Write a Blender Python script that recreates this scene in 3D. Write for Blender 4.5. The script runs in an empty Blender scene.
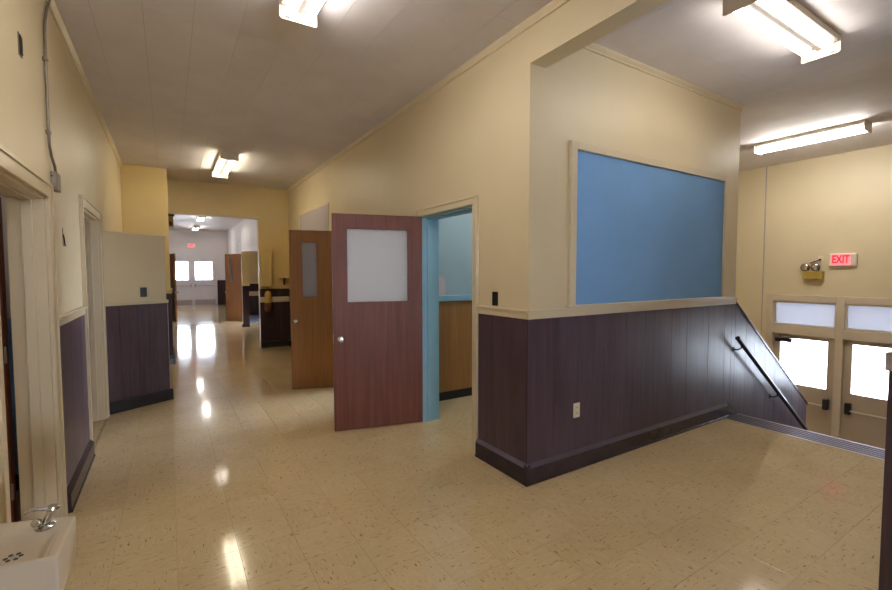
import bpy, bmesh, math, random
from mathutils import Matrix, Vector
random.seed(7)
scene = bpy.context.scene
COL = scene.collection

# ------------------------------------------------------------------ camera
YAW, PITCH, ROLL, FPX, CAMH = math.radians(32.221), math.radians(2.790), math.radians(-0.092), 440.384, 1.6
cam = bpy.data.cameras.new('camera'); camo = bpy.data.objects.new('camera', cam); COL.objects.link(camo)
cam.sensor_fit = 'HORIZONTAL'; cam.sensor_width = 36.0; cam.lens = FPX * 36.0 / 892.0; cam.clip_start = 0.02
_f = Vector((math.sin(YAW) * math.cos(PITCH), math.cos(YAW) * math.cos(PITCH), -math.sin(PITCH)))
_r = Vector((math.cos(YAW), -math.sin(YAW), 0.0)); _u = _r.cross(_f)
_r2 = _r * math.cos(ROLL) + _u * math.sin(ROLL); _u2 = -_r * math.sin(ROLL) + _u * math.cos(ROLL)
camo.matrix_world = Matrix(((_r2.x, _u2.x, -_f.x, 0), (_r2.y, _u2.y, -_f.y, 0), (_r2.z, _u2.z, -_f.z, CAMH), (0, 0, 0, 1)))
scene.camera = camo

# ------------------------------------------------------------------ sky, exposure
world = bpy.data.worlds.new('overcast_sky'); scene.world = world; world.use_nodes = True
bg = world.node_tree.nodes['Background']
bg.inputs['Color'].default_value = (0.80, 0.88, 1.0, 1); bg.inputs['Strength'].default_value = 21.0
scene.view_settings.view_transform = 'Standard'; scene.view_settings.look = 'None'
scene.view_settings.gamma = 1.0; scene.view_settings.use_curve_mapping = False
scene.view_settings.exposure = 1.18
scene.cycles.max_bounces = 14; scene.cycles.diffuse_bounces = 8; scene.cycles.glossy_bounces = 5
scene.cycles.transmission_bounces = 8; scene.cycles.transparent_max_bounces = 12
scene.cycles.sample_clamp_indirect = 6.0; scene.cycles.caustics_reflective = False; scene.cycles.caustics_refractive = False
TUBE = 17.0                       # radiance of a fluorescent tube
TUBE_COL = (1.0, 0.95, 0.88)

# ------------------------------------------------------------------ dimensions
XL, XR, YB, XE, ZC = -0.63, 2.277, 2.455, 5.40, 3.436
XLO, XRI, YBI = -0.79, 2.48, 2.60          # far faces of the walls
ZBEAM, ZW, ZRAIL = 3.133, 1.255, 1.325
XEXIT, ZLAND = 8.80, -1.53
YCROSS, YBACK, YBACKO = 9.20, 10.13, 10.28
ZC2, YFAR, XH2L, XH2R = 3.79, 25.5, 0.03, 2.65

# ------------------------------------------------------------------ materials
def s2l(c):
    return tuple((v / 255 / 12.92) if v / 255 <= 0.04045 else ((v / 255 + 0.055) / 1.055) ** 2.4 for v in c)
def newmat(name):
    m = bpy.data.materials.new(name); m.use_nodes = True
    nt = m.node_tree; return m, nt, nt.nodes['Principled BSDF']
def link(nt, a, b): nt.links.new(a, b)
def ramp(nt, fac, stops):
    r = nt.nodes.new('ShaderNodeValToRGB'); link(nt, fac, r.inputs['Fac'])
    e = r.color_ramp.elements
    while len(e) < len(stops): e.new(0.5)
    for i, (p, c) in enumerate(stops): e[i].position = p; e[i].color = (*c, 1)
    return r.outputs['Color']
def coords(nt, scale, kind='pos'):
    if kind == 'pos': src = nt.nodes.new('ShaderNodeNewGeometry').outputs['Position']
    else: src = nt.nodes.new('ShaderNodeTexCoord').outputs['Object']
    m = nt.nodes.new('ShaderNodeMapping'); link(nt, src, m.inputs['Vector']); m.inputs['Scale'].default_value = scale
    return m.outputs['Vector']
def noise(nt, vec, scale, detail=4, rough=0.55):
    n = nt.nodes.new('ShaderNodeTexNoise'); link(nt, vec, n.inputs['Vector'])
    n.inputs['Scale'].default_value = scale; n.inputs['Detail'].default_value = detail; n.inputs['Roughness'].default_value = rough
    return n.outputs['Fac']
def bump(nt, p, h, strength, dist=0.01):
    b = nt.nodes.new('ShaderNodeBump'); link(nt, h, b.inputs['Height'])
    b.inputs['Strength'].default_value = strength; b.inputs['Distance'].default_value = dist
    link(nt, b.outputs['Normal'], p.inputs['Normal'])
def paint(name, rgb, rough=0.5, var=0.06, scale=1.3, bmp=0.06, bscale=60, spec=0.5):
    m, nt, p = newmat(name); c = s2l(rgb)
    f = noise(nt, coords(nt, (1, 1, 1)), scale, 5)
    link(nt, ramp(nt, f, [(0.3, tuple(v * (1 - var) for v in c)), (0.7, tuple(min(1, v * (1 + var)) for v in c))]), p.inputs['Base Color'])
    p.inputs['Roughness'].default_value = rough; p.inputs['Specular IOR Level'].default_value = spec
    if bmp: bump(nt, p, noise(nt, coords(nt, (1, 1, 1)), bscale, 3), bmp, 0.004)
    return m
def wood(name, dark, light, rough=0.4, grain=(9, 9, 0.5), per_object=0.0, spec=0.3, stops=(0.3, 0.7), wavy=0.0):
    m, nt, p = newmat(name)
    v = coords(nt, grain)
    f1 = noise(nt, v, 3.0, 6, 0.6)
    f2 = noise(nt, coords(nt, (grain[0] * 6, grain[1] * 6, grain[2] * 3)), 3.0, 3, 0.6)
    mx = nt.nodes.new('ShaderNodeMath'); mx.operation = 'MULTIPLY_ADD'; link(nt, f2, mx.inputs[0]); mx.inputs[1].default_value = 0.35; 
    m2 = nt.nodes.new('ShaderNodeMath'); m2.operation = 'MULTIPLY'; link(nt, f1, m2.inputs[0]); m2.inputs[1].default_value = 0.65
    link(nt, m2.outputs[0], mx.inputs[2])
    col = ramp(nt, mx.outputs[0], [(stops[0], s2l(dark)), (stops[1], s2l(light))])
    if per_object:
        oi = nt.nodes.new('ShaderNodeObjectInfo'); hs = nt.nodes.new('ShaderNodeHueSaturation')
        mr = nt.nodes.new('ShaderNodeMapRange'); link(nt, oi.outputs['Random'], mr.inputs['Value'])
        mr.inputs['To Min'].default_value = 1 - per_object; mr.inputs['To Max'].default_value = 1 + per_object
        link(nt, mr.outputs['Result'], hs.inputs['Value']); link(nt, col, hs.inputs['Color']); col = hs.outputs['Color']
    link(nt, col, p.inputs['Base Color']); p.inputs['Roughness'].default_value = rough
    p.inputs['Specular IOR Level'].default_value = spec
    if wavy:   # slightly buckled sheets: broad low waves under the fine grain
        wn = noise(nt, coords(nt, (1, 1, 0.35)), 2.2, 2, 0.5)
        mw = nt.nodes.new('ShaderNodeMath'); mw.operation = 'MULTIPLY_ADD'; link(nt, wn, mw.inputs[0]); mw.inputs[1].default_value = 6.0; mf = nt.nodes.new('ShaderNodeMath'); mf.operation = 'MULTIPLY'; link(nt, f2, mf.inputs[0]); mf.inputs[1].default_value = 0.25
        link(nt, mf.outputs[0], mw.inputs[2]); bump(nt, p, mw.outputs[0], wavy, 0.004); return m
    bump(nt, p, f2, 0.08, 0.003)
    return m
def metal(name, rgb, rough=0.3, metallic=1.0):
    m, nt, p = newmat(name); p.inputs['Base Color'].default_value = (*s2l(rgb), 1)
    p.inputs['Metallic'].default_value = metallic
    f = noise(nt, coords(nt, (1, 1, 1)), 40, 3)
    mr = nt.nodes.new('ShaderNodeMapRange'); link(nt, f, mr.inputs['Value'])
    mr.inputs['To Min'].default_value = rough * 0.8; mr.inputs['To Max'].default_value = rough * 1.25
    link(nt, mr.outputs['Result'], p.inputs['Roughness'])
    return m
def emit(name, rgb, strength):
    m, nt, p = newmat(name); p.inputs['Base Color'].default_value = (*rgb, 1)
    p.inputs['Emission Color'].default_value = (*rgb, 1); p.inputs['Emission Strength'].default_value = strength
    return m
def glass(name, tint=(0.95, 0.97, 1.0), clear=0.92, frost=0.0, rough=0.08):
    """thin pane: transparent (and, when frosted, translucent) with a Fresnel gloss"""
    m, nt, p = newmat(name); nt.nodes.remove(p); out = nt.nodes['Material Output']
    tr = nt.nodes.new('ShaderNodeBsdfTransparent'); tr.inputs['Color'].default_value = (*[v * clear for v in tint], 1)
    base = tr.outputs[0]
    if frost:
        tl = nt.nodes.new('ShaderNodeBsdfTranslucent'); tl.inputs['Color'].default_value = (*tint, 1)
        df = nt.nodes.new('ShaderNodeBsdfDiffuse'); df.inputs['Color'].default_value = (*tint, 1)
        m0 = nt.nodes.new('ShaderNodeMixShader'); m0.inputs[0].default_value = 0.45
        link(nt, tl.outputs[0], m0.inputs[1]); link(nt, df.outputs[0], m0.inputs[2])
        m1 = nt.nodes.new('ShaderNodeMixShader'); m1.inputs[0].default_value = frost
        link(nt, base, m1.inputs[1]); link(nt, m0.outputs[0], m1.inputs[2]); base = m1.outputs[0]
    gl = nt.nodes.new('ShaderNodeBsdfGlossy'); gl.inputs['Roughness'].default_value = rough
    fr = nt.nodes.new('ShaderNodeFresnel'); fr.inputs['IOR'].default_value = 1.45
    mm = nt.nodes.new('ShaderNodeMixShader'); link(nt, fr.outputs[0], mm.inputs[0])
    link(nt, base, mm.inputs[1]); link(nt, gl.outputs[0], mm.inputs[2]); link(nt, mm.outputs[0], out.inputs['Surface'])
    return m
def tile_floor_mat(name):
    m, nt, p = newmat(name)
    pos = nt.nodes.new('ShaderNodeNewGeometry').outputs['Position']
    dv = nt.nodes.new('ShaderNodeVectorMath'); dv.operation = 'DIVIDE'; link(nt, pos, dv.inputs[0]); dv.inputs[1].default_value = (0.3048, 0.3048, 1000)
    fl = nt.nodes.new('ShaderNodeVectorMath'); fl.operation = 'FLOOR'; link(nt, dv.outputs[0], fl.inputs[0])
    wn = nt.nodes.new('ShaderNodeTexWhiteNoise'); wn.noise_dimensions = '3D'; link(nt, fl.outputs[0], wn.inputs['Vector'])
    ck = nt.nodes.new('ShaderNodeTexChecker'); ck.inputs['Scale'].default_value = 1.0 / 0.3048
    ck.inputs['Color1'].default_value = (1, 1, 1, 1); ck.inputs['Color2'].default_value = (0, 0, 0, 1)
    shift = nt.nodes.new('ShaderNodeVectorMath'); shift.operation = 'ADD'; link(nt, pos, shift.inputs[0]); shift.inputs[1].default_value = (0, 0, 0.15)
    link(nt, shift.outputs[0], ck.inputs['Vector'])
    def streak(sc, scale, lo, hi):
        n = noise(nt, coords(nt, sc), scale, 3, 0.6)
        r = nt.nodes.new('ShaderNodeMapRange'); link(nt, n, r.inputs['Value'])
        r.inputs['From Min'].default_value = lo; r.inputs['From Max'].default_value = hi; return r.outputs['Result']
    def pick(a, b):
        x = nt.nodes.new('ShaderNodeMix'); x.data_type = 'FLOAT'; link(nt, ck.outputs['Fac'], x.inputs[0]); link(nt, a, x.inputs[2]); link(nt, b, x.inputs[3]); return x.outputs[0]
    dark = pick(streak((17, 80, 1), 1.0, 0.61, 0.69), streak((80, 17, 1), 1.0, 0.61, 0.69))
    light = pick(streak((9, 34, 1), 1.3, 0.50, 0.72), streak((34, 9, 1), 1.3, 0.50, 0.72))
    base = ramp(nt, wn.outputs['Value'], [(0.0, s2l((203, 180, 137))), (1.0, s2l((209, 187, 146)))])
    def mixc(fac, a, c, amount):
        x = nt.nodes.new('ShaderNodeMix'); x.data_type = 'RGBA'; mu = nt.nodes.new('ShaderNodeMath'); mu.operation = 'MULTIPLY'
        link(nt, fac, mu.inputs[0]); mu.inputs[1].default_value = amount; link(nt, mu.outputs[0], x.inputs[0])
        link(nt, a, x.inputs[6]); x.inputs[7].default_value = (*s2l(c), 1); return x.outputs[2]
    c = mixc(light, base, (220, 200, 164), 0.5)
    wear = noise(nt, coords(nt, (1, 1, 1)), 0.9, 5, 0.65)
    wr = nt.nodes.new('ShaderNodeMapRange'); link(nt, wear, wr.inputs['Value']); wr.inputs['From Min'].default_value = 0.45; wr.inputs['From Max'].default_value = 0.75
    c = mixc(wr.outputs['Result'], c, (172, 150, 112), 0.35)
    c = mixc(dark, c, (92, 72, 50), 0.8)
    link(nt, c, p.inputs['Base Color'])
    rn = noise(nt, coords(nt, (1, 1, 1)), 2.2, 5, 0.6)
    rr = nt.nodes.new('ShaderNodeMapRange'); link(nt, rn, rr.inputs['Value']); rr.inputs['To Min'].default_value = 0.055; rr.inputs['To Max'].default_value = 0.125
    link(nt, rr.outputs['Result'], p.inputs['Roughness']); p.inputs['Specular IOR Level'].default_value = 0.5
    bump(nt, p, noise(nt, coords(nt, (1, 1, 1)), 7, 3), 0.035, 0.01)
    return m

M = {}
M['cream'] = paint('cream_wall_paint', (214, 199, 166), 0.45, 0.04, 1.1, 0.05, 45)
M['yellow'] = paint('yellow_cream_paint', (210, 186, 126), 0.45, 0.04, 1.1, 0.05, 45)
M['trim'] = paint('cream_gloss_trim_paint', (211, 197, 168), 0.3, 0.03, 2.0, 0.0, 30)
M['pale'] = paint('pale_lavender_paint', (205, 200, 200), 0.45, 0.04, 1.1, 0.04, 45)
M['white'] = paint('white_enamel', (225, 215, 198), 0.3, 0.03, 3, 0.0)
M['ceil'] = paint('grey_ceiling_panel', (218, 213, 216), 0.7, 0.05, 2.5, 0.15, 120, 0.2)
M['ceildark'] = paint('ceiling_joint', (140, 130, 122), 0.9, 0.05, 3, 0.0)
M['floor'] = tile_floor_mat('speckled_vinyl_tile')
M['grout'] = paint('tile_joint', (150, 130, 98), 0.8, 0.1, 5, 0.0)
M['plank'] = wood('dark_wainscot_wood', (64, 50, 55), (92, 74, 84), 0.30, (7, 7, 0.45), 0.04, 0.3, wavy=0.35)
M['plankfar'] = wood('dark_wainscot_wood_matte', (58, 44, 48), (78, 62, 66), 0.7, (7, 7, 0.45), 0.04, 0.1)
M['base'] = wood('dark_baseboard_wood', (44, 34, 40), (60, 48, 56), 0.25, (3, 3, 3), 0.0, 0.45)
M['bevel_sheen'] = paint('baseboard_top_sheen', (100, 91, 108), 0.3, 0.12, 6, 0.0)  # lighter colour stands in for the highlight along the baseboard's top edge
M['bevel_sheen_dark'] = paint('baseboard_top_sheen_dark', (76, 66, 77), 0.3, 0.12, 6, 0.0)  # darker version of the painted edge highlight, for the board wall
M['door'] = wood('red_brown_veneer', (92, 50, 40), (130, 76, 62), 0.42, (10, 10, 0.4))
M['door2'] = wood('brown_veneer', (128, 84, 44), (158, 108, 62), 0.42, (10, 10, 0.4))
M['roomwood'] = wood('honey_panel_wood', (142, 98, 54), (178, 128, 78), 0.4, (8, 8, 0.5), 0.05)
M['blue'] = paint('blue_room_paint', (140, 182, 204), 0.5, 0.05, 1.2, 0.05, 45)
M['roomblue'] = paint('grey_blue_room_paint', (168, 190, 200), 0.5, 0.05, 1.2, 0.05, 45)
M['boardblue'] = paint('blue_board_fabric', (122, 166, 216), 0.8, 0.05, 1.7, 0.25, 260, 0.15)
M['boardgrey'] = paint('grey_board_fabric', (176, 168, 172), 0.85, 0.04, 1.7, 0.2, 260, 0.15)
M['black'] = paint('black_plastic', (26, 22, 22), 0.4, 0.05, 5, 0.0)
M['ivory'] = paint('ivory_plastic', (226, 214, 186), 0.35, 0.02, 5, 0.0)
M['chrome'] = metal('chrome', (200, 198, 195), 0.12)
M['steel'] = metal('brushed_steel', (170, 166, 166), 0.35)
M['galv'] = metal('grey_conduit_metal', (140, 130, 116), 0.45, 0.7)
M['darkmetal'] = metal('dark_bronze_metal', (52, 46, 48), 0.3, 0.8)
M['porcelain'] = paint('white_porcelain', (204, 192, 174), 0.12, 0.02, 4, 0.0)
M['rubber'] = paint('black_rubber_base', (28, 23, 24), 0.6, 0.1, 5, 0.0)
M['ribbed'] = metal('ribbed_nosing_metal', (150, 140, 152), 0.5, 0.4)
M['alu'] = metal('aluminium_edge', (214, 208, 212), 0.3)
M['exitdoor'] = paint('putty_door_paint', (206, 192, 170), 0.35, 0.05, 1.5, 0.03, 30)
M['exitleaf'] = paint('putty_leaf_paint', (186, 170, 148), 0.4, 0.05, 1.5, 0.03, 30)
M['fardoor'] = paint('pale_grey_door_paint', (206, 202, 206), 0.35, 0.03, 1.5, 0.03, 30)
M['kick'] = paint('grey_kick_plate', (168, 158, 162), 0.4, 0.08, 6, 0.0)
M['clear'] = glass('clear_glass')
M['transom'] = glass('textured_transom_glass', (0.86, 0.88, 1.0), 0.55, 0.45, 0.2)
M['transom_dim'] = glass('dimmed_transom_glass', (0.38, 0.38, 0.41), 0.0, 1.0, 0.25)  # tint darkened so the backlit transoms stay below pure white
M['frost'] = glass('frosted_door_glass', (0.96, 0.96, 1.0), 0.5, 0.9, 0.3)
M['channel'] = paint('darkened_channel', (78, 71, 66), 0.6, 0.03, 3, 0.0)  # darkened to offset the tubes' glare; the fixture enamel itself is white
M['tube'] = emit('fluorescent_tube', TUBE_COL, TUBE)
M['tube_dim'] = emit('fluorescent_tube_old', (1.0, 0.94, 0.85), TUBE * 0.56)
M['tube_white'] = emit('fluorescent_tube_white', (1.0, 0.95, 0.87), TUBE * 1.15)
M['tube_new'] = emit('fluorescent_tube_new', (1.0, 0.96, 0.89), TUBE * 1.9)
M['tube2'] = emit('fluorescent_tube_aged', (1.0, 0.89, 0.66), TUBE * 0.85)
M['exitred'] = emit('exit_letter_red', (0.50, 0.004, 0.02), 0.35)
M['exitpink'] = emit('exit_face_pink', (0.85, 0.20, 0.23), 0.5)
M['tan'] = paint('tan_lamp_case', (174, 144, 64), 0.45, 0.08, 12, 0.0)
M['lens'] = metal('lamp_reflector', (190, 176, 168), 0.2)
M['mat'] = paint('blue_grey_floor_mat', (92, 104, 136), 0.9, 0.1, 20, 0.1, 200)
M['concrete'] = paint('pale_concrete', (190, 188, 184), 0.9, 0.05, 0.8, 0.1, 20)
M['bagtop'] = paint('straw_cloth', (206, 172, 96), 0.8, 0.15, 14, 0.2, 60)
M['bagbottom'] = paint('brown_cloth', (108, 62, 42), 0.8, 0.2, 14, 0.2, 60)
M['paper'] = paint('pale_pink_paper', (222, 200, 205), 0.8, 0.04, 5, 0.0)
M['stairtread'] = paint('dark_stair_rubber', (70, 62, 62), 0.5, 0.1, 5, 0.0)

# ------------------------------------------------------------------ mesh helpers
def box(bm, x0, x1, y0, y1, z0, z1):
    v = [bm.verts.new(p) for p in ((x0, y0, z0), (x1, y0, z0), (x1, y1, z0), (x0, y1, z0), (x0, y0, z1), (x1, y0, z1), (x1, y1, z1), (x0, y1, z1))]
    for f in ((3, 2, 1, 0), (4, 5, 6, 7), (0, 1, 5, 4), (1, 2, 6, 5), (2, 3, 7, 6), (3, 0, 4, 7)): bm.faces.new([v[i] for i in f])
def hexa(bm, bottom, top):
    v = [bm.verts.new(p) for p in list(bottom) + list(top)]; n = len(bottom)
    bm.faces.new(list(reversed(v[:n]))); bm.faces.new(v[n:])
    for i in range(n): bm.faces.new((v[i], v[(i + 1) % n], v[n + (i + 1) % n], v[n + i]))
def prism(bm, poly, axis, a, b):
    """poly of 2-D points in the plane across axis, swept from a to b"""
    def P(u, w, t): return {'x': (t, u, w), 'y': (u, t, w), 'z': (u, w, t)}[axis]
    hexa(bm, [P(u, w, a) for u, w in poly], [P(u, w, b) for u, w in poly])
def tube(bm, pts, r, n=12, cap=True):
    pts = [Vector(p) for p in pts]; rings = []; rr = r if isinstance(r, (list, tuple)) else [r] * len(pts)
    a = None
    for i, p in enumerate(pts):
        d = (pts[min(i + 1, len(pts) - 1)] - pts[max(i - 1, 0)]).normalized()
        if a is None: a = d.cross(Vector((0, 0, 1)) if abs(d.z) < 0.9 else Vector((1, 0, 0))).normalized()
        else: a = (a - d * a.dot(d)).normalized()
        b = d.cross(a).normalized()
        rings.append([bm.verts.new(p + (a * math.cos(2 * math.pi * k / n) + b * math.sin(2 * math.pi * k / n)) * rr[i]) for k in range(n)])
    for i in range(len(rings) - 1):
        for k in range(n): bm.faces.new((rings[i][k], rings[i][(k + 1) % n], rings[i + 1][(k + 1) % n], rings[i + 1][k]))
    if cap: bm.faces.new(list(reversed(rings[0]))); bm.faces.new(rings[-1])
def lathe(bm, origin, axis, prof, n=20):
    """prof: list of (distance along axis, radius)"""
    o = Vector(origin); d = Vector(axis).normalized()
    a = d.cross(Vector((0, 0, 1)) if abs(d.z) < 0.9 else Vector((1, 0, 0))).normalized(); b = d.cross(a)
    rings = []
    for t, r in prof:
        if r < 1e-5: rings.append([bm.verts.new(o + d * t)])
        else: rings.append([bm.verts.new(o + d * t + (a * math.cos(2 * math.pi * k / n) + b * math.sin(2 * math.pi * k / n)) * r) for k in range(n)])
    for A, B in zip(rings, rings[1:]):
        for k in range(n):
            k2 = (k + 1) % n
            if len(A) == 1 and len(B) == 1: continue
            if len(A) == 1: bm.faces.new((A[0], B[k2], B[k]))
            elif len(B) == 1: bm.faces.new((A[k], A[k2], B[0]))
            else: bm.faces.new((A[k], A[k2], B[k2], B[k]))
    for R, rev in ((rings[0], True), (rings[-1], False)):
        if len(R) > 1: bm.faces.new(list(reversed(R)) if rev else R)
def mk(name, bm, mat, parent=None, bevel=0.0, smooth=False, seg=2):
    bmesh.ops.recalc_face_normals(bm, faces=bm.faces)
    if bevel:
        bmesh.ops.bevel(bm, geom=[e for e in bm.edges if len(e.link_faces) == 2 and e.calc_face_angle(0) > 0.5], offset=bevel, segments=seg, affect='EDGES', profile=0.5, clamp_overlap=True)
    me = bpy.data.meshes.new(name); bm.to_mesh(me); bm.free()
    if smooth:
        for p in me.polygons: p.use_smooth = True
        if hasattr(me, 'set_sharp_from_angle'): me.set_sharp_from_angle(angle=math.radians(40))
    me.materials.append(mat if not isinstance(mat, str) else M[mat])
    o = bpy.data.objects.new(name, me); COL.objects.link(o)
    if parent is not None: o.parent = parent
    return o
def B(name, mat, parent, *boxes, bevel=0.0, smooth=False):
    bm = bmesh.new()
    for b in boxes: box(bm, *b)
    return mk(name, bm, mat, parent, bevel, smooth)
def tag(o, label, cat=None, group=None, kind=None):
    o['label'] = label
    if cat: o['category'] = cat
    if group: o['group'] = group
    if kind: o['kind'] = kind
    return o
def thing(name, label, cat, loc=(0, 0, 0), rotz=0.0, group=None, kind=None):
    o = bpy.data.objects.new(name, None); COL.objects.link(o); o.location = loc; o.rotation_euler = (0, 0, rotz); o.empty_display_size = 0.1
    return tag(o, label, cat, group, kind)
def struct(name, mat, label, cat, *boxes):
    return tag(B(name, mat, None, *boxes), label, cat, kind='structure')
def wall_boxes_x(x0, x1, y0, y1, z0, z1, openings):
    """a wall that runs along Y with rectangular openings (y0, y1, z0, z1)"""
    out = []; y = y0
    for a, b, c, d in sorted(openings):
        out.append((x0, x1, y, a, z0, z1))
        if d < z1: out.append((x0, x1, a, b, d, z1))
        if c > z0: out.append((x0, x1, a, b, z0, c))
        y = b
    out.append((x0, x1, y, y1, z0, z1)); return out

# ------------------------------------------------------------------ floor
TS = 0.3048
floor = struct('floor', 'grout', 'beige speckled vinyl tile floor of the hallway and stair hall', 'floor',
    (XL, XR, -6.0, YBACK + 0.1, -0.2, -0.004), (XR, 5.16, -1.6, YB + 0.1, -0.2, -0.004))
slab = B('floor_slab', 'floor', floor, (XH2L - 0.2, 4.2, YBACK + 0.1, YFAR + 0.1, -0.2, 0.0), (XRI, 5.28, YBI, 4.68, -0.2, -0.0005), (XRI, 6.6, 4.78, 7.2, -0.2, -0.0005),
    (XR, XRI, 3.15, 4.10, -0.2, -0.0005), (XR, XRI, 5.0, 5.94, -0.2, -0.0005), (-4.2, XL, -0.6, 4.4, -0.2, -0.0005), (-3.2, XL, 4.5, 7.3, -0.2, -0.0005), (5.16, XEXIT, -1.6, 0.5, -0.2, 0.0))
def project(x, y):
    d = Vector((x, y, -CAMH)); q = d.dot(_f)
    return None if q < 0.3 else (446 + FPX * d.dot(_r2) / q, 295 - FPX * d.dot(_u2) / q)
cells = []
regions = ((XL, XR, -1.2, YBACK + 0.1), (XR, 5.15, -0.6, YB))
for x0, x1, y0, y1 in regions:
    for i in range(math.floor(x0 / TS), math.ceil(x1 / TS)):
        for j in range(math.floor(y0 / TS), math.ceil(y1 / TS)):
            a, b, c, d = max(i * TS, x0), min((i + 1) * TS, x1), max(j * TS, y0), min((j + 1) * TS, y1)
            if b - a < 0.03 or d - c < 0.03: continue
            mx, my = (a + b) / 2, (c + d) / 2
            p = project(mx, my); area = 0
            if p and -40 < p[0] < 932 and p[1] < 640: area = 1.0 / max(0.4, Vector((mx, my, 0)).length) ** 3
            if mx > 3.0 and my < 0.66: area = 0
            cells.append((area, a, b, c, d))
cells.sort(reverse=True)
G = 0.0005
tile_mesh = {}
rest = bmesh.new()
def tile_data(w, d):
    key = (round(w, 3), round(d, 3))
    if key not in tile_mesh:
        bm = bmesh.new(); box(bm, -w / 2 + G, w / 2 - G, -d / 2 + G, d / 2 - G, -0.004, 0.0)
        bmesh.ops.bevel(bm, geom=[e for e in bm.edges if all(v.co.z > -0.001 for v in e.verts)], offset=0.0004, segments=1, affect='EDGES')
        me = bpy.data.meshes.new('tile'); bm.to_mesh(me); bm.free(); me.materials.append(M['floor']); tile_mesh[key] = me
    return tile_mesh[key]
for k, (area, a, b, c, d) in enumerate(cells):
    if k < 300 and area > 0:
        o = bpy.data.objects.new('tile', tile_data(b - a, d - c)); o.location = ((a + b) / 2, (c + d) / 2, 0.0)
        COL.objects.link(o); o.parent = floor
    else: box(rest, a + G, b - G, c + G, d - G, -0.004, 0.0)
o = mk('tile_field', rest, 'floor', floor); o['kind'] = 'stuff'

# ------------------------------------------------------------------ ceilings
PHX = -0.10
def ceiling(name, label, x0, x1, y0, y1, z, ystep=2.44, off=0.0):
    c = struct(name, 'ceildark', label, 'ceiling', (x0 - 0.1, x1 + 0.1, y0 - 0.1, y1 + 0.1, z + 0.006, z + 0.2))
    cache = {}
    i0 = math.floor((x0 - PHX) / TS)
    while PHX + i0 * TS < x1:
        a, b = max(PHX + i0 * TS, x0), min(PHX + (i0 + 1) * TS, x1)
        y = y0 - (i0 % 2) * ystep / 2 + off
        while y < y1:
            c0, c1 = max(y, y0), min(y + ystep, y1); y += ystep
            if b - a < 0.02 or c1 - c0 < 0.02: continue
            key = (round(b - a, 3), round(c1 - c0, 3))
            if key not in cache:
                bm = bmesh.new(); w, d = key; box(bm, -w / 2 + 0.001, w / 2 - 0.001, -d / 2 + 0.001, d / 2 - 0.001, 0, 0.008)
                me = bpy.data.meshes.new('ceiling_panel'); bm.to_mesh(me); bm.free(); me.materials.append(M['ceil']); cache[key] = me
            o = bpy.data.objects.new('ceiling_panel', cache[key]); o.location = ((a + b) / 2, (c0 + c1) / 2, z); COL.objects.link(o); o.parent = c
        i0 += 1
    return c
ceiling('ceiling', 'grey panelled ceiling over the long hallway', XL, XR, -6.0, YBACK, ZC)
ceiling('ceiling_stair', 'grey panelled ceiling over the stair hall and exit doors', XR + 0.155, XEXIT, -1.6, YB, ZC)
struct('ceiling_landing', 'ceil', 'grey ceiling above the landing behind the stair guard', 'ceiling', (XE - 0.1, XEXIT + 0.1, YB, 4.7, ZC, ZC + 0.2))
struct('ceiling_rooms', 'ceil', 'ceilings of the side rooms off the hallway', 'ceiling',
    (XRI - 0.05, XE - 0.1, YB + 0.1, 4.73, ZC, ZC + 0.2), (XRI - 0.05, 6.7, 4.73, 7.3, ZC, ZC + 0.2), (-4.3, XL - 0.1, -0.7, 4.45, 3.1, 3.3), (-3.3, XL - 0.1, 4.45, 7.4, 3.1, 3.3))
struct('ceiling_far', 'pale', 'pale ceiling of the far hall beyond the wide opening', 'ceiling', (XH2L - 0.2, 4.3, YBACKO - 0.1, YFAR + 0.1, ZC2, ZC2 + 0.2))

# ------------------------------------------------------------------ wainscot, casings and other trim builders
def planks_x(parent, x, y0, y1, z0, z1, side, mat='plank', widths=(0.41, 0.41, 0.2, 0.41)):
    """boards on a wall facing along X (side -1 faces -X, +1 faces +X)"""
    t = 0.012
    B('wainscot_backing', 'base', parent, (min(x, x + side * 0.004), max(x, x + side * 0.004), y0, y1, z0, z1))
    y, k = y0, 0
    while y < y1 - 0.02:
        w = min(widths[k % len(widths)], y1 - y); k += 1
        if y1 - (y + w) < 0.05: w = y1 - y
        B('plank', mat, parent, (min(x, x + side * t), max(x, x + side * t), y + 0.0007, y + w - 0.0007, z0, z1), bevel=0.0015); y += w
def planks_y(parent, y, x0, x1, z0, z1, side, mat='plank', widths=(0.41, 0.41, 0.2, 0.41), top=None):
    t = 0.012
    if top is None: B('wainscot_backing', 'base', parent, (x0, x1, min(y, y + side * 0.004), max(y, y + side * 0.004), z0, z1))
    x, k = x0, 0
    while x < x1 - 0.02:
        w = min(widths[k % len(widths)], x1 - x); k += 1
        if x1 - (x + w) < 0.05: w = x1 - x
        a, b = x + 0.0007, x + w - 0.0007
        bm = bmesh.new()
        za, zb = (top(a), top(b)) if top else (z1, z1)
        prism(bm, [(a, z0), (b, z0), (b, zb), (a, za)], 'y', min(y, y + side * t), max(y, y + side * t))
        mk('plank', bm, mat, parent, 0.0015); x += w
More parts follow.
